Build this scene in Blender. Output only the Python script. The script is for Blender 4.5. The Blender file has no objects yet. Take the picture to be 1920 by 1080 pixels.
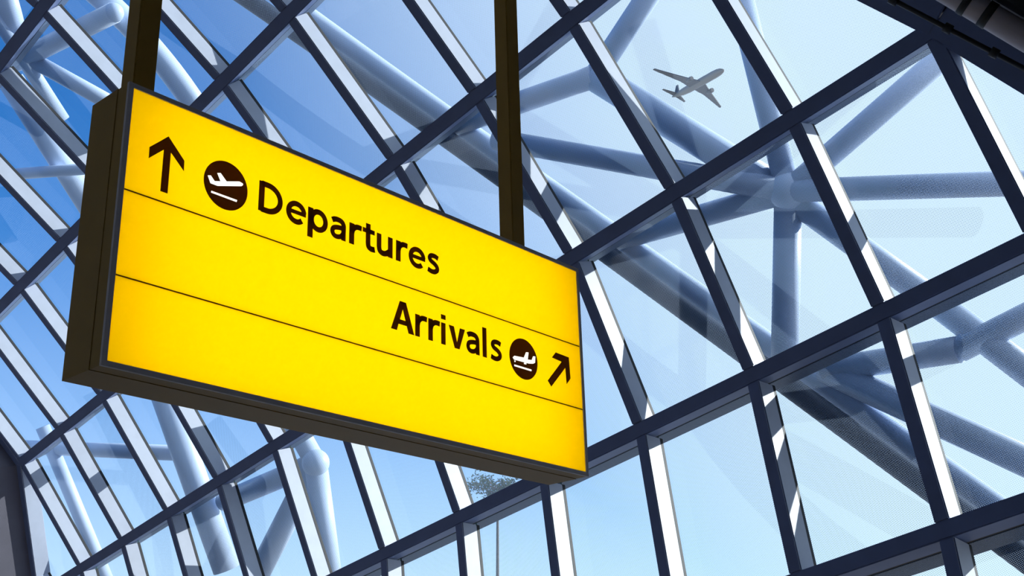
import bpy, bmesh, math, random
from mathutils import Vector, Matrix
random.seed(4)
SC = bpy.context.scene
COL = SC.collection
V = Vector
# ------------------------------------------------------------------ camera
FPX = 2270.0
EYE = V((0, 0, 1.6))
CX = V((0.9995974, 0.0102275, -0.0264662))
CY = V((-0.0283737, 0.3603133, -0.9323997))     # image down
CZ = V((0.0, 0.9327753, 0.3604584))             # view direction
cd = bpy.data.cameras.new('camera')
cd.sensor_width = 36.0
cd.lens = 36.0 * FPX / 1920.0
cd.clip_end = 5000
cam = bpy.data.objects.new('camera', cd)
COL.objects.link(cam)
cam.matrix_world = Matrix(((CX.x, -CY.x, -CZ.x, EYE.x), (CX.y, -CY.y, -CZ.y, EYE.y),
                           (CX.z, -CY.z, -CZ.z, EYE.z), (0, 0, 0, 1)))
SC.camera = cam

def ray(px):
    return (CX * ((px[0] - 960) / FPX) + CY * ((px[1] - 540) / FPX) + CZ)

# ------------------------------------------------------------------ vault frame (axis A, section E1/E2), metres
U = 1.5
A = V((0.68079369, -0.71455958, 0.16101105))
E1 = V((-0.67261334, -0.69690038, -0.24883961))
E2 = V((0.29001939, 0.06111026, -0.95506769))
Z0 = -13.03507951
SEC = [(-2.70, -8.55), (-3.93, -7.56), (-4.9805, -6.4453), (-5.8357, -5.2155), (-6.4599, -3.9474), (-6.8852, -2.6222),
       (-6.9420, -1.2691), (-6.5382, 0.0408), (-5.95, 1.28)]           # rails: Y Z A B C D E F G
ML = [0, 0, 0, 0, -0.05, -1.15, -2.3, -3.4, -4.5]
MR = [7.0, 7.8, 8.6, 9.4, 10.2, 11.02, 11.75, 12.4, 13.0]

def vp(c, m):                       # section coords + axial station -> world
    return EYE + (E1 * c[0] + E2 * c[1] + A * (Z0 + m)) * U

# ------------------------------------------------------------------ sun, sky, exposure
phi = math.radians(36)
sp = -E1 * math.cos(math.radians(9)) - E2 * math.sin(math.radians(9))
SUN = (sp * math.cos(phi) + A * math.sin(phi)).normalized()
w = bpy.data.worlds.new('sky')
SC.world = w
w.use_nodes = True
nt = w.node_tree
sky = nt.nodes.new('ShaderNodeTexSky')
sky.sky_type = 'NISHITA'
sky.sun_disc = False
sky.sun_elevation = math.asin(SUN.z)
sky.sun_rotation = math.atan2(SUN.x, SUN.y)
sky.altitude = 0
sky.air_density = 1.0
sky.dust_density = 0.4
sky.ozone_density = 4.0
# thin high haze: whitens the clear sky towards the sun's side, all round the dome
tcw = nt.nodes.new('ShaderNodeTexCoord')
dt = nt.nodes.new('ShaderNodeVectorMath'); dt.operation = 'DOT_PRODUCT'
dt.inputs[1].default_value = SUN
nt.links.new(tcw.outputs['Generated'], dt.inputs[0])
hz = nt.nodes.new('ShaderNodeMapRange'); hz.interpolation_type = 'SMOOTHSTEP'
hz.inputs['From Min'].default_value = 0.04
hz.inputs['From Max'].default_value = 0.50
hz.inputs['To Min'].default_value = 0.0
hz.inputs['To Max'].default_value = 0.85
nt.links.new(dt.outputs['Value'], hz.inputs['Value'])
mixw = nt.nodes.new('ShaderNodeMix'); mixw.data_type = 'RGBA'
sx = nt.nodes.new('ShaderNodeSeparateXYZ')
nt.links.new(tcw.outputs['Generated'], sx.inputs[0])
hh = nt.nodes.new('ShaderNodeMapRange'); hh.interpolation_type = 'SMOOTHSTEP'
hh.inputs['From Min'].default_value = 0.0; hh.inputs['From Max'].default_value = 0.42
hh.inputs['To Min'].default_value = 0.75; hh.inputs['To Max'].default_value = 0.0
nt.links.new(sx.outputs['Z'], hh.inputs['Value'])
mxh = nt.nodes.new('ShaderNodeMath'); mxh.operation = 'MAXIMUM'
nt.links.new(hz.outputs['Result'], mxh.inputs[0]); nt.links.new(hh.outputs['Result'], mxh.inputs[1])
nt.links.new(mxh.outputs[0], mixw.inputs['Factor'])
hsv = nt.nodes.new('ShaderNodeHueSaturation')
hsv.inputs['Saturation'].default_value = 1.3
hsv.inputs['Value'].default_value = 0.92
nt.links.new(sky.outputs[0], hsv.inputs['Color'])
nt.links.new(hsv.outputs[0], mixw.inputs['A'])
mixw.inputs['B'].default_value = (5.0, 4.9, 4.75, 1)
nt.links.new(mixw.outputs['Result'], nt.nodes['Background'].inputs[0])
nt.nodes['Background'].inputs[1].default_value = 0.22
sd = bpy.data.lights.new('sun', 'SUN')
sd.energy = 6.5
sd.angle = math.radians(0.53)
sd.color = (1.0, 0.84, 0.70)
so = bpy.data.objects.new('sun', sd)
COL.objects.link(so)
so.rotation_euler = SUN.to_track_quat('Z', 'Y').to_euler()
so.location = SUN * 60
vs = SC.view_settings
vs.view_transform = 'Standard'
vs.look = 'None'
vs.gamma = 1.0
vs.exposure = 0.25
SC.cycles.transparent_max_bounces = 24
SC.cycles.max_bounces = 10
SC.cycles.use_denoising = True

# ------------------------------------------------------------------ materials
def mat(name, color, rough=0.5, metal=0.0, spec=0.5, noise=0.0, nscale=8.0, bump=0.0):
    m = bpy.data.materials.new(name)
    m.use_nodes = True
    t = m.node_tree
    b = t.nodes['Principled BSDF']
    b.inputs['Base Color'].default_value = (*color, 1)
    b.inputs['Roughness'].default_value = rough
    b.inputs['Metallic'].default_value = metal
    b.inputs['Specular IOR Level'].default_value = spec
    if noise or bump:
        tc = t.nodes.new('ShaderNodeTexCoord')
        n = t.nodes.new('ShaderNodeTexNoise')
        n.inputs['Scale'].default_value = nscale
        n.inputs['Detail'].default_value = 6
        t.links.new(tc.outputs['Object'], n.inputs['Vector'])
        if noise:
            r = t.nodes.new('ShaderNodeValToRGB')
            r.color_ramp.elements[0].position = 0.3
            r.color_ramp.elements[1].position = 0.7
            r.color_ramp.elements[0].color = (*[c * (1 - noise) for c in color], 1)
            r.color_ramp.elements[1].color = (*[min(1, c * (1 + noise)) for c in color], 1)
            t.links.new(n.outputs['Fac'], r.inputs['Fac'])
            t.links.new(r.outputs['Color'], b.inputs['Base Color'])
        if bump:
            bp = t.nodes.new('ShaderNodeBump')
            bp.inputs['Strength'].default_value = bump
            bp.inputs['Distance'].default_value = 0.01
            t.links.new(n.outputs['Fac'], bp.inputs['Height'])
            t.links.new(bp.outputs['Normal'], b.inputs['Normal'])
    return m

M = {}
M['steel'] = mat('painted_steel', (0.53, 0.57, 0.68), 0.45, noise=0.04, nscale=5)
M['cap'] = mat('painted_shade_navy', (0.15, 0.205, 0.40), 0.5, noise=0.06, nscale=4)  # navy holds the shade of the beams' room-side faces
M['shade_tube'] = mat('tube_underside_shade', (0.012, 0.03, 0.07), 0.5)  # shade of the main tube's underside, put into the colour
M['fin'] = mat('blue_grey_fin_paint', (0.07, 0.115, 0.21), 0.5)
M['gasket'] = mat('black_gasket', (0.008, 0.008, 0.012), 0.6)
M['tube'] = mat('white_tube_paint', (0.62, 0.74, 0.95), 0.4, noise=0.03, nscale=3)
M['concrete'] = mat('grey_concrete', (0.19, 0.18, 0.22), 0.85, noise=0.12, nscale=1.3, bump=0.3)
M['dark'] = mat('dark_cladding', (0.55, 0.55, 0.58), 0.7, noise=0.1, nscale=2)
M['black'] = mat('black_paint', (0.01, 0.01, 0.012), 0.5)
M['pipe'] = mat('mauve_grey_pipe', (0.55, 0.50, 0.54), 0.5, noise=0.05, nscale=3)
M['floor'] = mat('grey_terrazzo', (0.26, 0.21, 0.16), 0.4, noise=0.15, nscale=60)
M['plane'] = mat('airliner_grey', (0.26, 0.21, 0.16), 0.4)
M['plane_dark'] = mat('airliner_dark_grey', (0.13, 0.105, 0.085), 0.4)
M['brown'] = mat('dark_bronze_metal', (0.52, 0.30, 0.035), 0.45, noise=0.05, nscale=6)
M['bezel'] = mat('grey_bezel_metal', (0.88, 0.83, 0.85), 0.4)
M['ink'] = None
M['white'] = None
M['bark'] = mat('bark', (0.12, 0.10, 0.08), 0.9, noise=0.2)
M['leaf'] = mat('leaf', (0.06, 0.10, 0.05), 0.7, noise=0.2)

def frit_glass(name, frit):
    m = bpy.data.materials.new(name)
    m.use_nodes = True
    t = m.node_tree
    for n in list(t.nodes):
        t.nodes.remove(n)
    out = t.nodes.new('ShaderNodeOutputMaterial')
    tr = t.nodes.new('ShaderNodeBsdfTransparent')
    tr.inputs[0].default_value = (0.66, 0.84, 1.0, 1) if frit else (0.98, 0.99, 0.995, 1)
    last = mx = tr
    if not frit:
        gl = t.nodes.new('ShaderNodeBsdfGlossy')
        gl.inputs['Roughness'].default_value = 0.02
        lw = t.nodes.new('ShaderNodeLayerWeight')
        lw.inputs['Blend'].default_value = 0.5
        pw = t.nodes.new('ShaderNodeMath'); pw.operation = 'POWER'
        pw.inputs[1].default_value = 4.0
        t.links.new(lw.outputs['Facing'], pw.inputs[0])
        mr = t.nodes.new('ShaderNodeMath'); mr.operation = 'MULTIPLY_ADD'
        mr.inputs[1].default_value = 0.5; mr.inputs[2].default_value = 0.035
        t.links.new(pw.outputs[0], mr.inputs[0])
        mx = t.nodes.new('ShaderNodeMixShader')
        t.links.new(mr.outputs[0], mx.inputs[0])
        t.links.new(tr.outputs[0], mx.inputs[1])
        t.links.new(gl.outputs[0], mx.inputs[2])
        last = mx
    if frit:
        uv = t.nodes.new('ShaderNodeUVMap')
        uv.uv_map = 'metres'
        masks = []
        for off in (0.0, 0.5):
            sc = t.nodes.new('ShaderNodeVectorMath'); sc.operation = 'MULTIPLY_ADD'
            sc.inputs[1].default_value = (1 / 0.0195, 1 / 0.0195, 0)
            sc.inputs[2].default_value = (off, off, 0)
            t.links.new(uv.outputs[0], sc.inputs[0])
            fx = t.nodes.new('ShaderNodeVectorMath'); fx.operation = 'FRACTION'
            t.links.new(sc.outputs[0], fx.inputs[0])
            di = t.nodes.new('ShaderNodeVectorMath'); di.operation = 'DISTANCE'
            di.inputs[1].default_value = (0.5, 0.5, 0)
            t.links.new(fx.outputs[0], di.inputs[0])
            masks.append(di)
        mn = t.nodes.new('ShaderNodeMath'); mn.operation = 'MINIMUM'
        t.links.new(masks[0].outputs['Value'], mn.inputs[0])
        t.links.new(masks[1].outputs['Value'], mn.inputs[1])
        lt = t.nodes.new('ShaderNodeMath'); lt.operation = 'LESS_THAN'
        lt.inputs[1].default_value = 0.168
        t.links.new(mn.outputs[0], lt.inputs[0])
        df = t.nodes.new('ShaderNodeBsdfTranslucent')
        df.inputs[0].default_value = (0.14, 0.22, 0.36, 1)
        m2 = t.nodes.new('ShaderNodeMixShader')
        t.links.new(lt.outputs[0], m2.inputs[0])
        t.links.new(mx.outputs[0], m2.inputs[1])
        t.links.new(df.outputs[0], m2.inputs[2])
        last = m2
    t.links.new(last.outputs[0], out.inputs[0])
    return m
M['frit'] = frit_glass('dotted_glass', True)
M['clear'] = frit_glass('clear_glass', False)
M['edge'] = mat('glass_edge', (0.05, 0.12, 0.12), 0.2)

def emit(name, col, s):
    m = bpy.data.materials.new(name); m.use_nodes = True
    t = m.node_tree
    for n in list(t.nodes):
        t.nodes.remove(n)
    o = t.nodes.new('ShaderNodeOutputMaterial'); e = t.nodes.new('ShaderNodeEmission')
    e.inputs[0].default_value = (*col, 1); e.inputs[1].default_value = s
    t.links.new(e.outputs[0], o.inputs[0])
    return m

def backlit(name, col):
    m = bpy.data.materials.new(name); m.use_nodes = True
    t = m.node_tree
    for n in list(t.nodes):
        t.nodes.remove(n)
    o = t.nodes.new('ShaderNodeOutputMaterial')
    tl = t.nodes.new('ShaderNodeBsdfTranslucent'); tl.inputs[0].default_value = (*col, 1)
    d = t.nodes.new('ShaderNodeBsdfDiffuse'); d.inputs[0].default_value = (*col, 1)
    mx = t.nodes.new('ShaderNodeMixShader'); mx.inputs[0].default_value = 0.3
    t.links.new(tl.outputs[0], mx.inputs[1]); t.links.new(d.outputs[0], mx.inputs[2])
    t.links.new(mx.outputs[0], o.inputs[0])
    return m
M['yellow'] = backlit('backlit_yellow_acrylic', (1.0, 0.80, 0.002))
M['white'] = emit('backlit_white_acrylic', (1.0, 0.99, 0.93), 1.1)
M['ink'] = backlit('dark_brown_vinyl', (0.21, 0.12, 0.04))
M['lamp'] = emit('sign_lamp_tube', (1.0, 0.97, 0.90), 5.0)

# ------------------------------------------------------------------ helpers
def new_obj(name, me, material, parent=None, world=None):
    o = bpy.data.objects.new(name, me)
    COL.objects.link(o)
    if material is not None and len(me.materials) == 0:
        me.materials.append(material)
    if parent is not None:
        o.parent = parent
    if world is not None:
        o.location = V(world) - (parent_loc(parent) if parent is not None else V((0, 0, 0)))
    return o

def parent_loc(p):
    l = V(p.location)
    while p.parent is not None:
        p = p.parent
        l = l + p.location
    return l

def empty(name, loc, label=None, cat=None, kind=None, group=None):
    e = bpy.data.objects.new(name, None)
    COL.objects.link(e)
    e.location = loc
    e.empty_display_size = 0.2
    if label: e['label'] = label
    if cat: e['category'] = cat
    if kind: e['kind'] = kind
    if group: e['group'] = group
    return e

def mesh_from(name, verts, faces, smooth=False):
    me = bpy.data.meshes.new(name)
    me.from_pydata([tuple(v) for v in verts], [], faces)
    me.update()
    bm = bmesh.new(); bm.from_mesh(me)
    bmesh.ops.recalc_face_normals(bm, faces=bm.faces)
    bm.to_mesh(me); bm.free()
    if smooth:
        for p in me.polygons: p.use_smooth = True
    return me

def prism_pts(bottom, top, name, bevel=0.0):
    """closed prism from two matching loops of points"""
    n = len(bottom)
    verts = list(bottom) + list(top)
    faces = [list(range(n))[::-1], list(range(n, 2 * n))]
    for i in range(n):
        j = (i + 1) % n
        faces.append([i, j, n + j, n + i])
    me = mesh_from(name, verts, faces)
    if bevel > 0:
        bm = bmesh.new(); bm.from_mesh(me)
        bmesh.ops.bevel(bm, geom=list(bm.edges), offset=bevel, segments=2, affect='EDGES', clamp_overlap=True)
        bm.to_mesh(me); bm.free()
    return me

def box_mesh(name, o, x, y, z, bevel=0.0):
    """box with corner o and edge vectors x, y, z"""
    o, x, y, z = V(o), V(x), V(y), V(z)
    return prism_pts([o, o + x, o + x + y, o + y], [o + z, o + x + z, o + x + y + z, o + y + z], name, bevel)

def tube_mesh(name, pts, r, seg=20, caps=True):
    pts = [V(p) for p in pts]
    verts, faces = [], []
    t0 = (pts[1] - pts[0]).normalized()
    ref = V((0, 0, 1)) if abs(t0.z) < 0.9 else V((1, 0, 0))
    u = t0.cross(ref).normalized()
    rr = r if isinstance(r, (list, tuple)) else [r] * len(pts)
    for i, p in enumerate(pts):
        t = (pts[min(i + 1, len(pts) - 1)] - pts[max(i - 1, 0)]).normalized()
        u = (u - t * u.dot(t)).normalized()
        v = t.cross(u)
        for k in range(seg):
            an = 2 * math.pi * k / seg
            verts.append(p + (u * math.cos(an) + v * math.sin(an)) * rr[i])
    for i in range(len(pts) - 1):
        for k in range(seg):
            k2 = (k + 1) % seg
            faces.append([i * seg + k, i * seg + k2, (i + 1) * seg + k2, (i + 1) * seg + k])
    if caps:
        faces.append(list(range(seg))[::-1])
        faces.append([(len(pts) - 1) * seg + k for k in range(seg)])
    me = mesh_from(name, verts, faces)
    for p in me.polygons:
        p.use_smooth = len(p.vertices) == 4
    return me

def sphere_mesh(name, r, seg=20, rings=12):
    me = bpy.data.meshes.new(name)
    bm = bmesh.new()
    bmesh.ops.create_uvsphere(bm, u_segments=seg, v_segments=rings, radius=r)
    bm.to_mesh(me); bm.free()
    for p in me.polygons: p.use_smooth = True
    return me

# ------------------------------------------------------------------ glazed vault
NS = len(SEC) - 1
def tang(k):
    a, b = SEC[k], SEC[k + 1]
    d = (E1 * (b[0] - a[0]) + E2 * (b[1] - a[1]))
    return d.normalized(), d.length * U
def outn(k):
    t, _ = tang(k)
    n = A.cross(t)
    if n.dot(E1) > 0: n = -n
    return n.normalized()
DEP = 0.235          # beam depth
GK = 0.042           # gasket depth
MW = 0.140           # mullion face width
RH = 0.158           # rail face height
wall = empty('wall_right', vp(SEC[-1], 6) * 1.0, 'curved glazed wall of dotted panes in a steel grid with shade-toned room faces', kind='structure')

# rails
for k in range(len(SEC)):
    na = outn(max(k - 1, 0)); nb = outn(min(k, NS - 1))
    n = (na + nb).normalized()
    t = n.cross(A).normalized()
    if t.dot(E2) < 0: t = -t
    p0 = vp(SEC[k], ML[k] - 0.06); p1 = vp(SEC[k], MR[k] + 0.06)
    o = p0 - t * (RH / 2) - n * 0.008
    me = box_mesh('rail', o - p0, p1 - p0, t * RH, n * (DEP + 0.008), 0.012)
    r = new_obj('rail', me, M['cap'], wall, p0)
    # pressure strip against the glass
    g = box_mesh('gasket', -t * (RH / 2 - 0.01) + n * DEP, p1 - p0, t * (RH - 0.02), n * GK)
    go = new_obj('gasket', g, M['gasket'], r)
    # sunshade fin standing outside the glass along the rail
    fz = DEP + GK + 0.024
    fm = box_mesh('sunshade_fin', t * (RH / 2 - 0.07) + n * fz, p1 - p0, t * 0.06, n * 0.30)
    new_obj('sunshade_fin', fm, M['fin'], r)

mull_cache, gask_cache, pane_cache = {}, {}, {}
def clipm(k, tt, side):        # boundary station at parameter tt of strip k
    arr = ML if side < 0 else MR
    return arr[k] + (arr[k + 1] - arr[k]) * tt

def pane_mesh(k, poly):
    """poly: list of (m, s) with s metres along the strip; local to the strip start at m=0"""
    t, L = tang(k); n = outn(k)
    z0 = n * (DEP + GK); z1 = n * (DEP + GK + 0.022)
    base = [A * (m * U) + t * s for m, s in poly]
    N = len(poly)
    verts = [b + z0 for b in base] + [b + z1 for b in base]
    faces = [list(range(N)), list(range(N, 2 * N))]
    for i in range(N):
        j = (i + 1) % N
        faces.append([i, j, N + j, N + i])
    me = bpy.data.meshes.new('pane')
    me.from_pydata([tuple(v) for v in verts], [], faces)
    me.materials.append(M['clear']); me.materials.append(M['frit']); me.materials.append(M['edge'])
    uvl = me.uv_layers.new(name='metres')
    for p in me.polygons:
        p.material_index = 1 if p.index == 1 else (0 if p.index == 0 else 2)
        for li in p.loop_indices:
            vi = me.loops[li].vertex_index % N
            uvl.data[li].uv = (poly[vi][0] * U, poly[vi][1])
    me.update()
    return me

for k in range(NS):
    t, L = tang(k); n = outn(k)
    lo, hi = ML[k], MR[k]
    mmin = math.floor(min(ML[k], ML[k + 1])); mmax = math.ceil(max(MR[k], MR[k + 1]))
    trim = RH / 2 - 0.004
    for m in range(mmin, mmax + 1):
        # does the mullion line lie inside the strip (fully)?
        inside = (ML[k] - 1e-6 <= m <= MR[k] + 1e-6) and (ML[k + 1] - 1e-6 <= m <= MR[k + 1] + 1e-6)
        partial = not inside and (min(ML[k], ML[k + 1]) <= m <= max(ML[k], ML[k + 1]) or min(MR[k], MR[k + 1]) <= m <= max(MR[k], MR[k + 1]))
        if inside or partial:
            s0, s1 = trim, L - trim
            if partial:
                for side in (-1, 1):
                    arr = ML if side < 0 else MR
                    d = arr[k + 1] - arr[k]
                    if abs(d) > 1e-6:
                        tt = (m - arr[k]) / d
                        if 0 < tt < 1:
                            # the side of the crossing that is inside
                            if (side > 0) == (d > 0): s0 = tt * L
                            else: s1 = tt * L
            key = (k, round(s0, 3), round(s1, 3))
            if key not in mull_cache:
                o = -A * (MW / 2) + t * s0
                mull_cache[key] = box_mesh('mullion', o, A * MW, t * (s1 - s0), n * DEP, 0.010)
                mm = mull_cache[key]
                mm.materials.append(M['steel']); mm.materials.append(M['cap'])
                for p in mm.polygons:      # room side gets the darker colour, its shade painted in
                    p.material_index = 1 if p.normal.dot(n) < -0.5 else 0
                gask_cache[key] = box_mesh('gasket', o + n * DEP + A * 0.004, A * (MW - 0.008), t * (s1 - s0), n * GK)
                # end plates where the mullion meets its rails
            p = vp(SEC[k], m)
            mo = new_obj('mullion', mull_cache[key], None, wall, p)
            new_obj('gasket', gask_cache[key], M['gasket'], mo)
        # pane between m and m+1
        if m == mmax: continue
        poly = [(m, 0.0), (m + 1, 0.0), (m + 1, L), (m, L)]
        def clip(poly, side):
            arr = ML if side < 0 else MR
            def f(q):
                b = arr[k] + (arr[k + 1] - arr[k]) * q[1] / L
                return (q[0] - b) * (-side)
            out = []
            for i in range(len(poly)):
                a_, b_ = poly[i], poly[(i + 1) % len(poly)]
                fa, fb = f(a_), f(b_)
                if fa >= 0: out.append(a_)
                if fa * fb < 0:
                    q = fa / (fa - fb)
                    out.append((a_[0] + (b_[0] - a_[0]) * q, a_[1] + (b_[1] - a_[1]) * q))
            return out
        full = poly
        poly = clip(clip(poly, -1), 1)
        if len(poly) < 3: continue
        area = sum(poly[i][0] * poly[(i + 1) % len(poly)][1] - poly[(i + 1) % len(poly)][0] * poly[i][1] for i in range(len(poly))) / 2
        if abs(area) < 0.03: continue
        if poly == full:
            if k not in pane_cache:
                pane_cache[k] = pane_mesh(k, [(0, 0.0), (1, 0.0), (1, L), (0, L)])
            new_obj('pane', pane_cache[k], None, wall, vp(SEC[k], m))
        else:
            me = pane_mesh(k, [(q[0] - m, q[1]) for q in poly])
            new_obj('pane', me, None, wall, vp(SEC[k], m))
    # oblique edge columns at both ends of the glazing
    for side in (-1, 1):
        arr = ML if side < 0 else MR
        p0 = vp(SEC[k], arr[k]); p1 = vp(SEC[k + 1], arr[k + 1])
        d = p1 - p0
        wd = n.cross(d).normalized()
        if wd.dot(A) * side < 0: wd = -wd       # outwards from the glazing
        wdt = 0.16 if side < 0 else 0.40
        me = box_mesh('edge_column', -n * 0.012 - wd * 0.07, wd * wdt, d, n * (DEP + GK + 0.03), 0.012)
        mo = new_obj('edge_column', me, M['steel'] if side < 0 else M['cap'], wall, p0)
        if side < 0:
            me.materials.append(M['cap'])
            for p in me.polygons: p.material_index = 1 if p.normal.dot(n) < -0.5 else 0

# ------------------------------------------------------------------ room shell around it
def quad_slab(name, pts, thick, material, label):
    pts = [V(p) for p in pts]
    nrm = (pts[1] - pts[0]).cross(pts[2] - pts[0]).normalized()
    base = sum(pts, V((0, 0, 0))) / len(pts)
    me = prism_pts([p - base for p in pts], [p - base + nrm * thick for p in pts], name)
    o = new_obj(name, me, material)
    o.location = base
    o['kind'] = 'structure'
    o['label'] = label
    return o

XB = 5.0        # back of the hall in section units
# concrete end wall beyond the left edge of the glazing
ew = empty('wall_far', vp((0, 0), -2), 'grey concrete end wall beside the glazing', kind='structure')
for k in range(NS):
    pa = vp(SEC[k], ML[k] - 0.05); pb = vp(SEC[k + 1], ML[k + 1] - 0.05)
    q = [pa, pb, vp((XB, SEC[k + 1][1]), ML[k + 1] - 0.05), vp((XB, SEC[k][1]), ML[k] - 0.05)]
    off = -A * 0.3
    me = prism_pts([x - pa for x in q], [x - pa + off for x in q], 'concrete_panel')
    new_obj('concrete_panel', me, M['concrete'], ew, pa)
# opaque cladding past the right edge of the glazing
cl = empty('wall_near', vp(SEC[-1], 15), 'dark opaque cladding past the edge of the glazing', kind='structure')
for k in range(NS):
    n = outn(k)
    pa = vp(SEC[k], MR[k] + 0.12) + n * 0.10; pb = vp(SEC[k + 1], MR[k + 1] + 0.12) + n * 0.10
    q = [pa, pb, vp(SEC[k + 1], 19) + n * 0.10, vp(SEC[k], 19) + n * 0.10]
    tk, _ = tang(k)
    q = [q[0] - tk * 0.03, q[1] + tk * 0.03, q[2] + tk * 0.03, q[3] - tk * 0.03]
    me = prism_pts([x - pa for x in q], [x - pa + n * 0.15 for x in q], 'cladding_panel')
    new_obj('cladding_panel', me, M['dark'], cl, pa)
def slab_pts(c0, c1, m0, m1):
    return [vp(c0, m0), vp(c0, m1), vp(c1, m1), vp(c1, m0)]
quad_slab('ceiling', slab_pts((-2.6, -8.6), (XB, -8.6), -1.5, 19), 0.2, M['dark'], 'dark ceiling of the hall above the glazing')
quad_slab('wall_left', slab_pts((XB, -8.6), (XB, 4.5), -6, 19), 0.2, M['dark'], 'dark inner wall of the hall')
quad_slab('wall_back', [vp((-8, -8.6), 19), vp((-8, 4.5), 19), vp((XB, 4.5), 19), vp((XB, -8.6), 19)], 0.2, M['dark'], 'dark wall behind the viewer')
# low sill wall under the glazing, down to the floor
pA, pB = vp(SEC[-1], -6), vp(SEC[-1], 19)
quad_slab('wall_sill', [pA, pB, V((pB.x, pB.y, -0.2)), V((pA.x, pA.y, -2.2))], 0.2, M['concrete'], 'low concrete sill wall under the glazing')
quad_slab('floor', [(-22, -22, 0), (26, -22, 0), (26, 22, 0), (-22, 22, 0)], -0.3, M['floor'], 'grey terrazzo floor of the hall')

M['ground'] = mat('concrete_apron', (0.42, 0.42, 0.42), 0.9, noise=0.2, nscale=0.05)
me = prism_pts([V((2500 * math.cos(i * math.pi / 24), 2500 * math.sin(i * math.pi / 24), 0)) for i in range(48)],
               [V((2500 * math.cos(i * math.pi / 24), 2500 * math.sin(i * math.pi / 24), -1)) for i in range(48)], 'ground')
gr = new_obj('ground', me, M['ground']); gr.location = (0, 0, -7.0)
gr['kind'] = 'structure'; gr['label'] = 'open ground far below the hall'
# ------------------------------------------------------------------ tubular truss outside the glass
def on_vault(px, off, k=None):
    d = ray(px)
    best = None
    for kk in range(NS):
        if k is not None and kk != k: continue
        n = outn(kk); t, L = tang(kk)
        q0 = vp(SEC[kk], 0) + n * off
        den = d.dot(n)
        if abs(den) < 1e-6: continue
        s = (q0 - EYE).dot(n) / den
        if s <= 0: continue
        X = EYE + d * s
        u = (X - q0).dot(t) / L
        miss = max(0, -u, u - 1)
        if best is None or miss < best[0]:
            best = (miss, X)
    return best[1]

truss = empty('tube_truss', vp(SEC[5], 6) + outn(5) * 1.5, 'white tubular steel truss standing outside the dotted glass', 'truss')
def polyfit_smooth(pts, deg):
    # least-squares polynomial through 3D points (normal equations, tiny sizes)
    n = len(pts); ts = [i / (n - 1) for i in range(n)]
    Mx = Matrix([[sum(t ** (i + j) for t in ts) for j in range(deg + 1)] for i in range(deg + 1)]) if deg + 1 in (2, 3, 4) else None
    inv = Mx.inverted()
    out = []
    cs = []
    for c in range(3):
        b = V([sum((t ** i) * p[c] for t, p in zip(ts, pts)) for i in range(deg + 1)])
        cs.append(inv @ b)
    for t in ts:
        out.append(V([sum(cs[c][i] * t ** i for i in range(deg + 1)) for c in range(3)]))
    return out
def tube(pxs, wpx, off, deg=1, n=12):
    """pxs: image points along the tube's centre line; off: distance outside the room face of the glazing"""
    pts = []
    segs = len(pxs) - 1
    for i in range(n):
        f = i / (n - 1) * segs
        j = min(int(f), segs - 1); q = f - j
        px = (pxs[j][0] + (pxs[j + 1][0] - pxs[j][0]) * q, pxs[j][1] + (pxs[j + 1][1] - pxs[j][1]) * q)
        pts.append(on_vault(px, off))
    if deg > 1: pts = polyfit_smooth(pts, deg)
    mid = pts[len(pts) // 2]
    dist = (mid - EYE).dot(CZ)
    r = wpx / FPX * dist / 2
    if deg == 1: pts = [pts[0], pts[-1]]
    me = tube_mesh('tube', [p - pts[0] for p in pts], r)
    return new_obj('tube', me, M['tube'], truss, pts[0])
def node(px, wpx, off):
    X = on_vault(px, off)
    r = wpx / FPX * (X - EYE).dot(CZ) / 2
    return new_obj('node', sphere_mesh('node', r), M['tube'], truss, X)

tube([(420, -85), (705, 125), (892, 257), (1285, 537), (1565, 735), (1990, 1042)], 42, 1.35, 3, 24)
dk = tube([(395, -50), (705, 166), (892, 298), (1285, 583), (1565, 786), (1990, 1098)], 37, 1.05, 3, 24)  # added tube, coloured dark to imitate the shaded underside of the one above
dk.data.materials[0] = M['shade_tube']
dk['label'] = 'added dark tube imitating the shaded underside of the main tube'
N1 = (1478, 358)
tube([N1, (1471, 692)], 52, 1.25)
tube([N1, (1600, 361), (2000, 340)], 46, 1.15)
tube([N1, (1575, 245), (1800, 80)], 46, 1.2)
tube([N1, (1310, 412), (1150, 452)], 44, 1.2)
tube([(1478, 368), (1115, 143)], 58, 1.3)
tube([N1, (1405, 60), (1385, -20)], 48, 1.25)
node(N1, 74, 1.2)
N2 = (1115, 143)
tube([N2, (1205, 0), (1260, -75)], 44, 1.3)
tube([N2, (985, 180), (838, 240)], 42, 1.25)
tube([(930, 262), (1005, 278), (1200, 312), N1], 42, 1.15)
N3 = (1548, 694)
tube([N3, (1720, 668), (1800, 655)], 50, 1.2)
tube([(1800, 655), (1870, 640), (1990, 560)], 50, 1.2)
tube([N3, (1750, 782), (1990, 895)], 56, 1.25)
tube([(1478, 368), (1600, 455), (1740, 556)], 50, 1.3)
tube([(1740, 556), (1960, 722)], 54, 1.3)
# upper left cluster
tube([(30, 116), (213, 24)], 38, 1.1)
node((213, 24), 38, 1.1)
tube([(150, -40), (275, 75), (375, 210)], 46, 1.35, 2)
tube([(-30, -5), (118, 225)], 27, 1.1)
tube([(60, 112), (215, 198)], 30, 1.1)
tube([(5, -30), (32, 70)], 40, 1.2)
tube([(20, 327), (170, 316)], 22, 1.0)
tube([(20, 150), (175, 395)], 48, 1.3)
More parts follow.
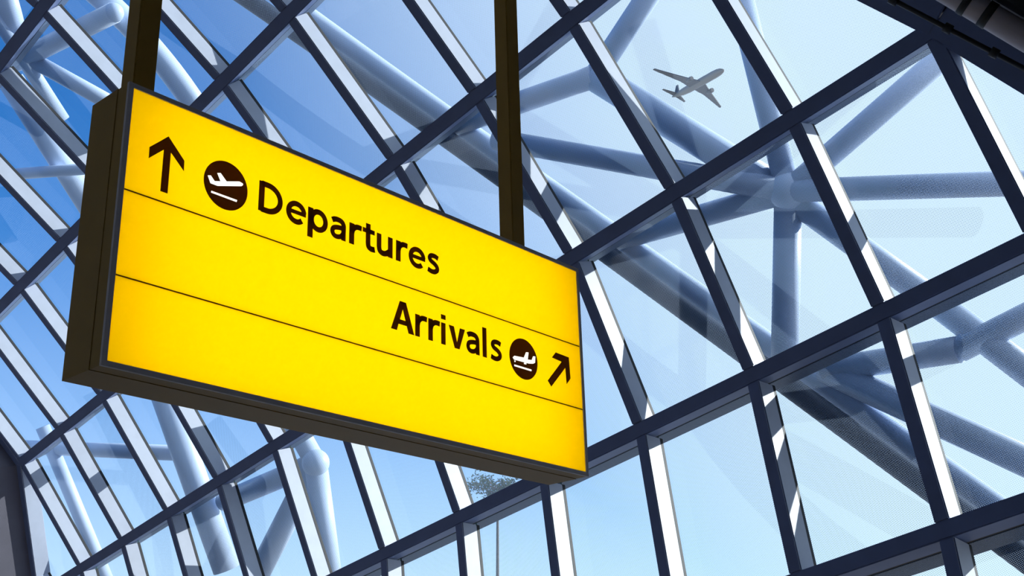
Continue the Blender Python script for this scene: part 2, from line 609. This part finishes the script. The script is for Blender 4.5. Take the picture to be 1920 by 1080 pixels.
# lower left cluster
tube([(290, 690), (425, 1068)], 50, 1.1)
N4 = (592, 868)
tube([(420, 940), N4], 40, 1.1)
tube([N4, (612, 1010), (622, 1100)], 44, 1.1)
tube([N4, (480, 1085)], 44, 1.15)
tube([N4, (520, 740)], 40, 1.1)
node(N4, 52, 1.05)
tube([(40, 838), (345, 850)], 28, 1.1)
tube([(80, 800), (205, 1100)], 26, 1.05)

# ------------------------------------------------------------------ pipe and conduit by the upper right edge
def at_depth(px, dist):
    return EYE + ray(px) * dist
def straight(name, pa, pb, r, material, parent=None):
    me = tube_mesh(name, [V((0, 0, 0)), pb - pa], r, 24)
    return new_obj(name, me, material, parent, pa)
pp = empty('ceiling_pipe', at_depth((1850, 40), 9.6), 'mauve grey round pipe with black clamps at the upper right edge', 'pipe')
pa, pb = at_depth((1600, -122), 9.9), at_depth((2060, 152), 9.4)
straight('pipe_run', pa, pb, 0.105, M['pipe'], pp)
dpp = (pb - pa).normalized()
for px, hl in (((1853, 26), 0.035), ((1812, 4), 0.03)):
    X = pa + dpp * (at_depth(px, 9.62) - pa).dot(dpp)
    new_obj('clamp', tube_mesh('clamp', [-dpp * hl, dpp * hl], 0.112, 24), M['black'], pp, X)
    new_obj('hanger', tube_mesh('hanger', [V((0, 0, 0)), V((0.06, 0.0, 1.6))], 0.018, 12), M['black'], pp, X + V((0, 0, 0.09)))
bu = CY - dpp * CY.dot(dpp); bu = -bu.normalized(); bw = dpp.cross(bu)
new_obj('carrier_beam', box_mesh('carrier_beam', bu * 0.125 - bw * 0.02, pb - pa, bu * 0.45, bw * 0.2), M['black'], pp, pa)
cn = empty('conduit', at_depth((1780, 60), 10.3), 'thin black conduit rod clipped along the dark edge beam', 'conduit')
ca, cb = at_depth((1560, -60), 10.45), at_depth((1990, 165), 9.85)
straight('rod', ca, cb, 0.022, M['black'], cn)
for q in (0.28, 0.52, 0.72, 0.9):
    d = (cb - ca).normalized()
    X = ca + (cb - ca) * q
    me = tube_mesh('clip', [-d * 0.035, d * 0.035], 0.042, 12)
    new_obj('clip', me, M['black'], cn, X)

# ------------------------------------------------------------------ hanging sign
SX = V((0.66024136, 0.75105349, 0)); SZ = V((-0.75105349, 0.66024136, 0))     # width, depth (into the picture)
STL = EYE + V((-1.2659591, 3.5348482, 2.1509061))
SW, SH, SD = 2.4, 0.999, 0.2347
sign = empty('hanging_sign', STL + SX * (SW / 2) + V((0, 0, -SH)) + SZ * (SD / 2),
             'yellow backlit airport sign reading Departures and Arrivals hung from two posts', 'sign')
sign.rotation_euler = Matrix(((SX.x, SZ.x, 0), (SX.y, SZ.y, 0), (0, 0, 1))).to_euler()
def sl(x, y, z=0.0):        # face coords (x right, y down from the top, z into the box) -> sign local
    return V((x - SW / 2, z - SD / 2, SH - y))
def sbox(name, x0, x1, y0, y1, z0, z1, material, parent=None, bevel=0.0):
    c = sl((x0 + x1) / 2, (y0 + y1) / 2, (z0 + z1) / 2)
    hx, hz, hy = (x1 - x0) / 2, (z1 - z0) / 2, (y1 - y0) / 2
    me = box_mesh(name, V((-hx, -hz, -hy)), V((2 * hx, 0, 0)), V((0, 2 * hz, 0)), V((0, 0, 2 * hy)), bevel)
    o = new_obj(name, me, material, parent or sign)
    o.location = c if parent is None else c - parent.location
    return o
def ring(name, x0, x1, y0, y1, z0, z1, th, material, bevel=0.0):
    """open rectangular frame"""
    outer = [sl(x0, y0), sl(x1, y0), sl(x1, y1), sl(x0, y1)]
    inner = [sl(x0 + th, y0 + th), sl(x1 - th, y0 + th), sl(x1 - th, y1 - th), sl(x0 + th, y1 - th)]
    verts = []
    for z in (z0, z1):
        verts += [p + V((0, z, 0)) for p in outer] + [p + V((0, z, 0)) for p in inner]
    faces = []
    for i in range(4):
        j = (i + 1) % 4
        faces += [[i, j, 4 + j, 4 + i], [8 + i, 8 + j, 12 + j, 12 + i], [i, j, 8 + j, 8 + i], [4 + i, 4 + j, 12 + j, 12 + i]]
    me = mesh_from(name, verts, faces)
    return new_obj(name, me, material, sign)
ring('bezel', 0, SW, 0, SH, -0.0, 0.012, 0.0185, M['bezel'])
ring('front_housing', 0.0015, SW - 0.0015, 0.0015, SH - 0.0015, 0.012, 0.070, 0.012, M['brown'])
ring('rear_housing', 0.0, SW, 0.0, SH, 0.073, SD, 0.012, M['brown'])
ring('housing_seam', 0.004, SW - 0.004, 0.004, SH - 0.004, 0.069, 0.074, 0.01, M['black'])
M['lining'] = mat('white_reflector_lining', (0.88, 0.88, 0.86), 0.6)
ring('reflector_lining', 0.0135, SW - 0.0135, 0.0135, SH - 0.0135, 0.014, SD - 0.016, 0.003, M['lining'])
sbox('reflector_sheet', 0.014, SW - 0.014, 0.014, SH - 0.014, SD - 0.0155, SD - 0.0125, M['lining'])
sbox('back_plate', 0.005, SW - 0.005, 0.005, SH - 0.005, SD - 0.012, SD - 0.002, M['brown'])
rows = [(0.0165, 0.3905), (0.3945, 0.6915), (0.6955, SH - 0.0165)]
for y0, y1 in rows:
    sbox('face_panel', 0.0165, SW - 0.0165, y0, y1, 0.004, 0.008, M['yellow'])
for y in (0.3925, 0.6935):
    sbox('divider', 0.0165, SW - 0.0165, y - 0.0022, y + 0.0022, 0.0030, 0.0085, M['ink'])
for i in range(6):
    y = 0.09 + i * (SH - 0.18) / 5
    me = tube_mesh('lamp_tube', [sl(0.10, y, 0.15), sl(SW - 0.10, y, 0.15)], 0.013, 10)
    new_obj('lamp_tube', me, M['lamp'], sign)
def decal(name, pts, z, material, parent=None):
    """flat vinyl cut-out from face coordinates, 1 mm thick"""
    n = len(pts)
    b = [sl(x, y, z) for x, y in pts]; t = [sl(x, y, z + 0.0012) for x, y in pts]
    me = prism_pts(b, t, name)
    o = new_obj(name, me, material, parent or sign)
    if parent is not None: o.location = -parent.location
    return o
def circ(cx, cy, r, n=48):
    return [(cx + r * math.cos(2 * math.pi * i / n), cy + r * math.sin(2 * math.pi * i / n)) for i in range(n)]
ZI = 0.0024
decal('arrow', [(.1655, .1450), (.2342, .2134), (.2352, .2518), (.1800, .2010), (.1800, .3560), (.1524, .3560), (.1524, .2010), (.0985, .2527), (.0982, .2109)], ZI, M['ink'])
decal('arrow', [(2.2063, .4609), (2.2986, .4640), (2.3042, .5634), (2.2750, .5950), (2.2708, .5191), (2.1660, .6285), (2.1431, .6057), (2.2462, .4962), (2.1780, .4908)], ZI, M['ink'])
for cx, cy, plane, bar, wheels in (
    (0.4085, 0.2475, [(.3308, .2354), (.3428, .2315), (.3599, .2477), (.3843, .2397), (.3686, .2129), (.3820, .2082), (.4089, .2317), (.4623, .2135), (.4778, .2163), (.4789, .2214), (.4727, .2284), (.3733, .2614), (.3439, .2611)],
     [(.3494, .2885), (.4580, .2883), (.4560, .2963), (.3487, .2955)], []),
    (1.9840, 0.5412, [(1.9112, .5501), (1.9221, .5403), (1.9845, .5350), (2.0001, .5066), (2.0165, .5042), (2.0095, .5382), (2.0367, .5347), (2.0468, .5149), (2.0615, .5129), (2.0582, .5424), (2.0451, .5495), (2.0159, .5549), (1.9197, .5580)],
     [(1.9205, .5799), (2.0327, .5791), (2.0315, .5870), (1.9202, .5873)], [(1.9250, .5643), (1.9880, .5606), (1.9960, .5600)])):
    disc = decal('pictogram_disc', circ(cx, cy, 0.0925), ZI, M['ink'])
    decal('aircraft_symbol', plane, ZI - 0.0014, M['white'], disc)
    decal('ground_line', bar, ZI - 0.0014, M['white'], disc)
    for wx, wy in wheels:
        decal('wheel_dot', circ(wx, wy, 0.0038, 12), ZI - 0.0014, M['white'], disc)
# letters drawn as pen strokes in a humanist bold; cap height 1, x-height 0.74
def ell(cx, cy, rx, ry, a0, a1, n=28):
    return [(cx + rx * math.cos(math.radians(a0 + (a1 - a0) * i / n)), cy + ry * math.sin(math.radians(a0 + (a1 - a0) * i / n))) for i in range(n + 1)]
def spl(p, n=8):                     # smooth curve through points (Catmull-Rom)
    q = [p[0]] + list(p) + [p[-1]]
    out = []
    for i in range(1, len(q) - 2):
        for j in range(n):
            t = j / n
            out.append(tuple(0.5 * ((2 * q[i][c]) + (-q[i - 1][c] + q[i + 1][c]) * t + (2 * q[i - 1][c] - 5 * q[i][c] + 4 * q[i + 1][c] - q[i + 2][c]) * t * t
                       + (-q[i - 1][c] + 3 * q[i][c] - 3 * q[i + 1][c] + q[i + 2][c]) * t ** 3) for c in (0, 1)))
    return out + [p[-1]]
S_ = 0.165
GLYPH = {        # advance, strokes (path, width), filled polygons
    'D': (0.75, [([(.0825, 0), (.0825, 1)], S_), ([(.08, .93), (.24, .93)] + ell(.24, .5, .35, .43, 90, -90) + [(.08, .07)], .145)], []),
    'e': (0.615, [(ell(.295, .37, .222, .305, 8, 316), .14), ([(.10, .385), (.565, .385)], .105)], []),
    'p': (0.64, [([(.0825, -.28), (.0825, .74)], S_), (ell(.315, .37, .205, .305, 0, 360), .145)], []),
    'a': (0.585, [(spl([(.075, .60), (.15, .655), (.25, .672), (.36, .64), (.415, .54), (.42, .42)]) + [(.42, 0)], .145),
                  (spl([(.42, .415), (.27, .405), (.13, .345), (.085, .215), (.13, .10), (.225, .068), (.34, .12), (.415, .24)]), .13)], []),
    'r': (0.42, [([(.0825, 0), (.0825, .74)], S_), (spl([(.09, .40), (.125, .54), (.21, .645), (.30, .668), (.385, .655)]), .145)], []),
    't': (0.435, [([(.17, .94), (.17, .24)] + spl([(.17, .24), (.185, .13), (.25, .072), (.33, .07), (.385, .085)]), .155), ([(.0, .675), (.375, .675)], .125)], []),
    'u': (0.625, [([(.0825, .74), (.0825, .27)] + spl([(.0825, .27), (.11, .13), (.20, .072), (.31, .10), (.42, .21)]), .155), ([(.445, .74), (.445, 0)], S_)], []),
    's': (0.48, [(spl([(.40, .625), (.29, .672), (.16, .65), (.105, .555), (.15, .455), (.27, .385), (.36, .29), (.365, .175), (.28, .085), (.17, .068), (.045, .11)]), .138)], []),
    'A': (0.74, [([(.17, .305), (.55, .305)], .13)], [[(0, 0), (.265, 1), (.42, 1), (.178, 0)], [(.72, 0), (.455, 1), (.30, 1), (.542, 0)]]),
    'i': (0.265, [([(.0825, 0), (.0825, .74)], S_), ([(.0825, .86), (.0825, 1.02)], .17)], []),
    'v': (0.565, [], [[(0, .74), (.172, .74), (.275, .21), (.275, 0), (.195, 0)], [(.55, .74), (.378, .74), (.275, .21), (.275, 0), (.355, 0)]]),
    'l': (0.265, [([(.0825, 0), (.0825, 1.05)], S_)], []),
}
def stroke_outline(path, wd):
    L, R = [], []
    path = [p for i, p in enumerate(path) if i == 0 or (V(p) - V(path[i - 1])).length > 1e-4]
    n = len(path)
    closed = (V(path[0]) - V(path[-1])).length < 1e-6
    for i in range(n):
        a = V(path[i - 1]) if i > 0 else (V(path[-2]) if closed else None)
        b = V(path[i]); c = V(path[i + 1]) if i < n - 1 else (V(path[1]) if closed else None)
        d1 = (b - a).normalized() if a is not None else None
        d2 = (c - b).normalized() if c is not None else None
        d = (d1 or d2) if (d1 is None or d2 is None) else ((d1 + d2).normalized() if (d1 + d2).length > 1e-6 else d1)
        nn = V((-d.y, d.x))
        k = 1.0
        if d1 is not None and d2 is not None:
            k = 1 / max(0.5, nn.dot(V((-d1.y, d1.x))))
        L.append(b + nn * (wd / 2 * k)); R.append(b - nn * (wd / 2 * k))
    return L, R
def letter(ch, ox, sx, sy, base):
    verts, faces = [], []
    def P(p, z): return sl(ox + p[0], base - p[1], z)
    z0, z1 = ZI, ZI + 0.0012
    def quadstrip(L, R):
        for i in range(len(L) - 1):
            q = [L[i], L[i + 1], R[i + 1], R[i]]
            n = len(verts)
            verts.extend([P(p, z0) for p in q] + [P(p, z1) for p in q])
            faces.append([n, n + 1, n + 2, n + 3]); faces.append([n + 7, n + 6, n + 5, n + 4])
            for a, b in ((0, 1), (1, 2), (2, 3), (3, 0)):
                faces.append([n + a, n + b, n + 4 + b, n + 4 + a])
    adv, strokes, polys = GLYPH[ch]
    for path, wd in strokes:
        quadstrip(*stroke_outline([V((p[0] * sx, p[1] * sy)) for p in path], wd * 0.152))
    for pl in polys:
        n = len(verts); m = len(pl)
        verts.extend([P((p[0] * sx, p[1] * sy), z) for z in (z0, z1) for p in pl])
        faces.append(list(range(n, n + m))); faces.append(list(range(n + m, n + 2 * m))[::-1])
        for i in range(m):
            j = (i + 1) % m
            faces.append([n + i, n + j, n + m + j, n + m + i])
    me = bpy.data.meshes.new('letter')
    me.from_pydata([tuple(v) for v in verts], [], faces); me.update()
    return new_obj('letter', me, M['ink'], sign)
def lettering(text, x0, x1, base, cap):
    total = sum(GLYPH[c][0] for c in text) - 0.06
    sx = (x1 - x0) / total
    x = x0
    for c in text:
        letter(c, x, sx, base - cap, base)
        x += GLYPH[c][0] * sx
lettering('Departures', 0.549, 1.465, 0.2950, 0.1765)
lettering('Arrivals', 1.202, 1.840, 0.5880, 0.4630)
for x in (0.098, 2.062):
    c0 = sl(x, 0, SD * 0.5)
    me = box_mesh('post', V((-0.042, -0.042, -0.01)), V((0.084, 0, 0)), V((0, 0.084, 0)), V((0, 0, 12.0 - c0.z)), 0.004)
    po = new_obj('post', me, M['brown'], sign)
    po.location = c0

# ------------------------------------------------------------------ airliner seen through the glass
DIST = 934.0
pc = EYE + ray((1307, 158)) * DIST
cx_, cy_, cz_ = CX, CY, CZ
dv = ray((1307, 158)).normalized()
hx = (CX - dv * CX.dot(dv)).normalized(); hy = dv.cross(hx)
def camv(x, y, z): return (hx * x + hy * y + dv * z)
nose = camv(1.319, -0.75, -1.90).normalized()
left = camv(1.96, 1.103, 0.925); left = (left - nose * left.dot(nose)).normalized()
upv = nose.cross(left)
air = empty('airliner', pc, 'grey twin engine airliner flying in the sky seen from below', 'airplane')
air.rotation_euler = Matrix(((nose.x, left.x, upv.x), (nose.y, left.y, upv.y), (nose.z, left.z, upv.z))).to_euler()
fus = [(-36, 0.5, 1.5), (-33, 1.0, 1.2), (-28, 1.7, .8), (-20, 2.7, .3), (-12, 3.1, 0), (22, 3.1, 0), (28, 2.9, -.1), (32, 2.3, -.4), (34.5, 1.5, -.7), (36, .4, -.9)]
me = tube_mesh('fuselage', [V((x, 0, z)) for x, r, z in fus], [r for x, r, z in fus], 20)
new_obj('fuselage', me, M['plane'], air)
def wing(name, pts, th, zs, mname='plane_dark'):
    """pts: planform (x,y); zs: height per point"""
    b = [V((x, y, z - th / 2)) for (x, y), z in zip(pts, zs)]
    t = [V((x, y, z + th / 2)) for (x, y), z in zip(pts, zs)]
    return new_obj(name, prism_pts(b, t, name), M[mname], air)
for s in (1, -1):
    wing('wing', [(9, 2 * s), (2.5, 10.5 * s), (-13.0, 32.4 * s), (-15.2, 32.4 * s), (-6.5, 11 * s), (-6.0, 2 * s)], 0.7, [-1.6, -.9, 1.4, 1.4, -.9, -1.6])
    wing('tailplane', [(-27, 1 * s), (-33.2, 10.8 * s), (-35.2, 10.8 * s), (-33.2, 1 * s)], 0.4, [1.2, 2, 2, 1.2])
    prof = [(8.6, 1.5), (8.2, 1.75), (5.5, 1.85), (2.5, 1.35), (1.2, .8)]
    me = tube_mesh('engine', [V((x, 9.8 * s, -3.0)) for x, r in prof], [r for x, r in prof], 16)
    new_obj('engine', me, M['plane_dark'], air)
    b = [V((6.5, 9.6 * s, -2.2)), V((2.0, 9.6 * s, -2.2)), V((0, 9.6 * s, -.8)), V((4.5, 9.6 * s, -.8))]
    new_obj('pylon', prism_pts(b, [p + V((0, .4 * s, 0)) for p in b], 'pylon'), M['plane_dark'], air)
b = [V((-26, -.25, 2.2)), V((-32.5, -.25, 11.5)), V((-35.5, -.25, 11.5)), V((-33.5, -.25, 1.8))]
new_obj('fin', prism_pts(b, [p + V((0, .5, 0)) for p in b], 'fin'), M['plane_dark'], air)

# ------------------------------------------------------------------ slender tree outside
base = EYE + ray((930, 1000)) * 46
ztop = (EYE + ray((925, 905)) * 46).z
tree = empty('slender_tree', V((base.x, base.y, 0)), 'slender tree outside the glass below the sign', 'tree')
me = tube_mesh('trunk', [V((0, 0, -2)), V((0, 0, ztop * .6)), V((0.1, 0, ztop))], [0.11, 0.07, 0.04], 10)
new_obj('trunk', me, M['bark'], tree)
for i in range(22):
    an = random.uniform(0, 6.28); le = random.uniform(.5, 1.3); h = ztop + random.uniform(-.5, .25)
    d = V((math.cos(an), math.sin(an), random.uniform(-.15, .6))) * le
    me = tube_mesh('branch', [V((0.05, 0, h)), V((0, 0, h)) + d * .6 + V((0, 0, .06)), V((0, 0, h)) + d], [.022, .014, .006], 6)
    br = new_obj('branch', me, M['bark'], tree)
    verts, faces = [], []
    for j in range(70):
        q = random.uniform(.3, 1.05)
        c = V((0, 0, h)) + d * q + V((random.gauss(0, .13), random.gauss(0, .13), random.gauss(0, .1)))
        a1 = V((random.gauss(0, 1), random.gauss(0, 1), random.gauss(0, 1))).normalized() * .07
        b1 = a1.cross(V((random.gauss(0, 1), random.gauss(0, 1), random.gauss(0, 1)))).normalized() * .028
        nn = len(verts)
        verts += [c - a1, c + b1, c + a1, c - b1]
        faces.append([nn, nn + 1, nn + 2, nn + 3])
    lm = bpy.data.meshes.new('foliage'); lm.from_pydata([tuple(v) for v in verts], [], faces); lm.update()
    new_obj('foliage', lm, M['leaf'], br)
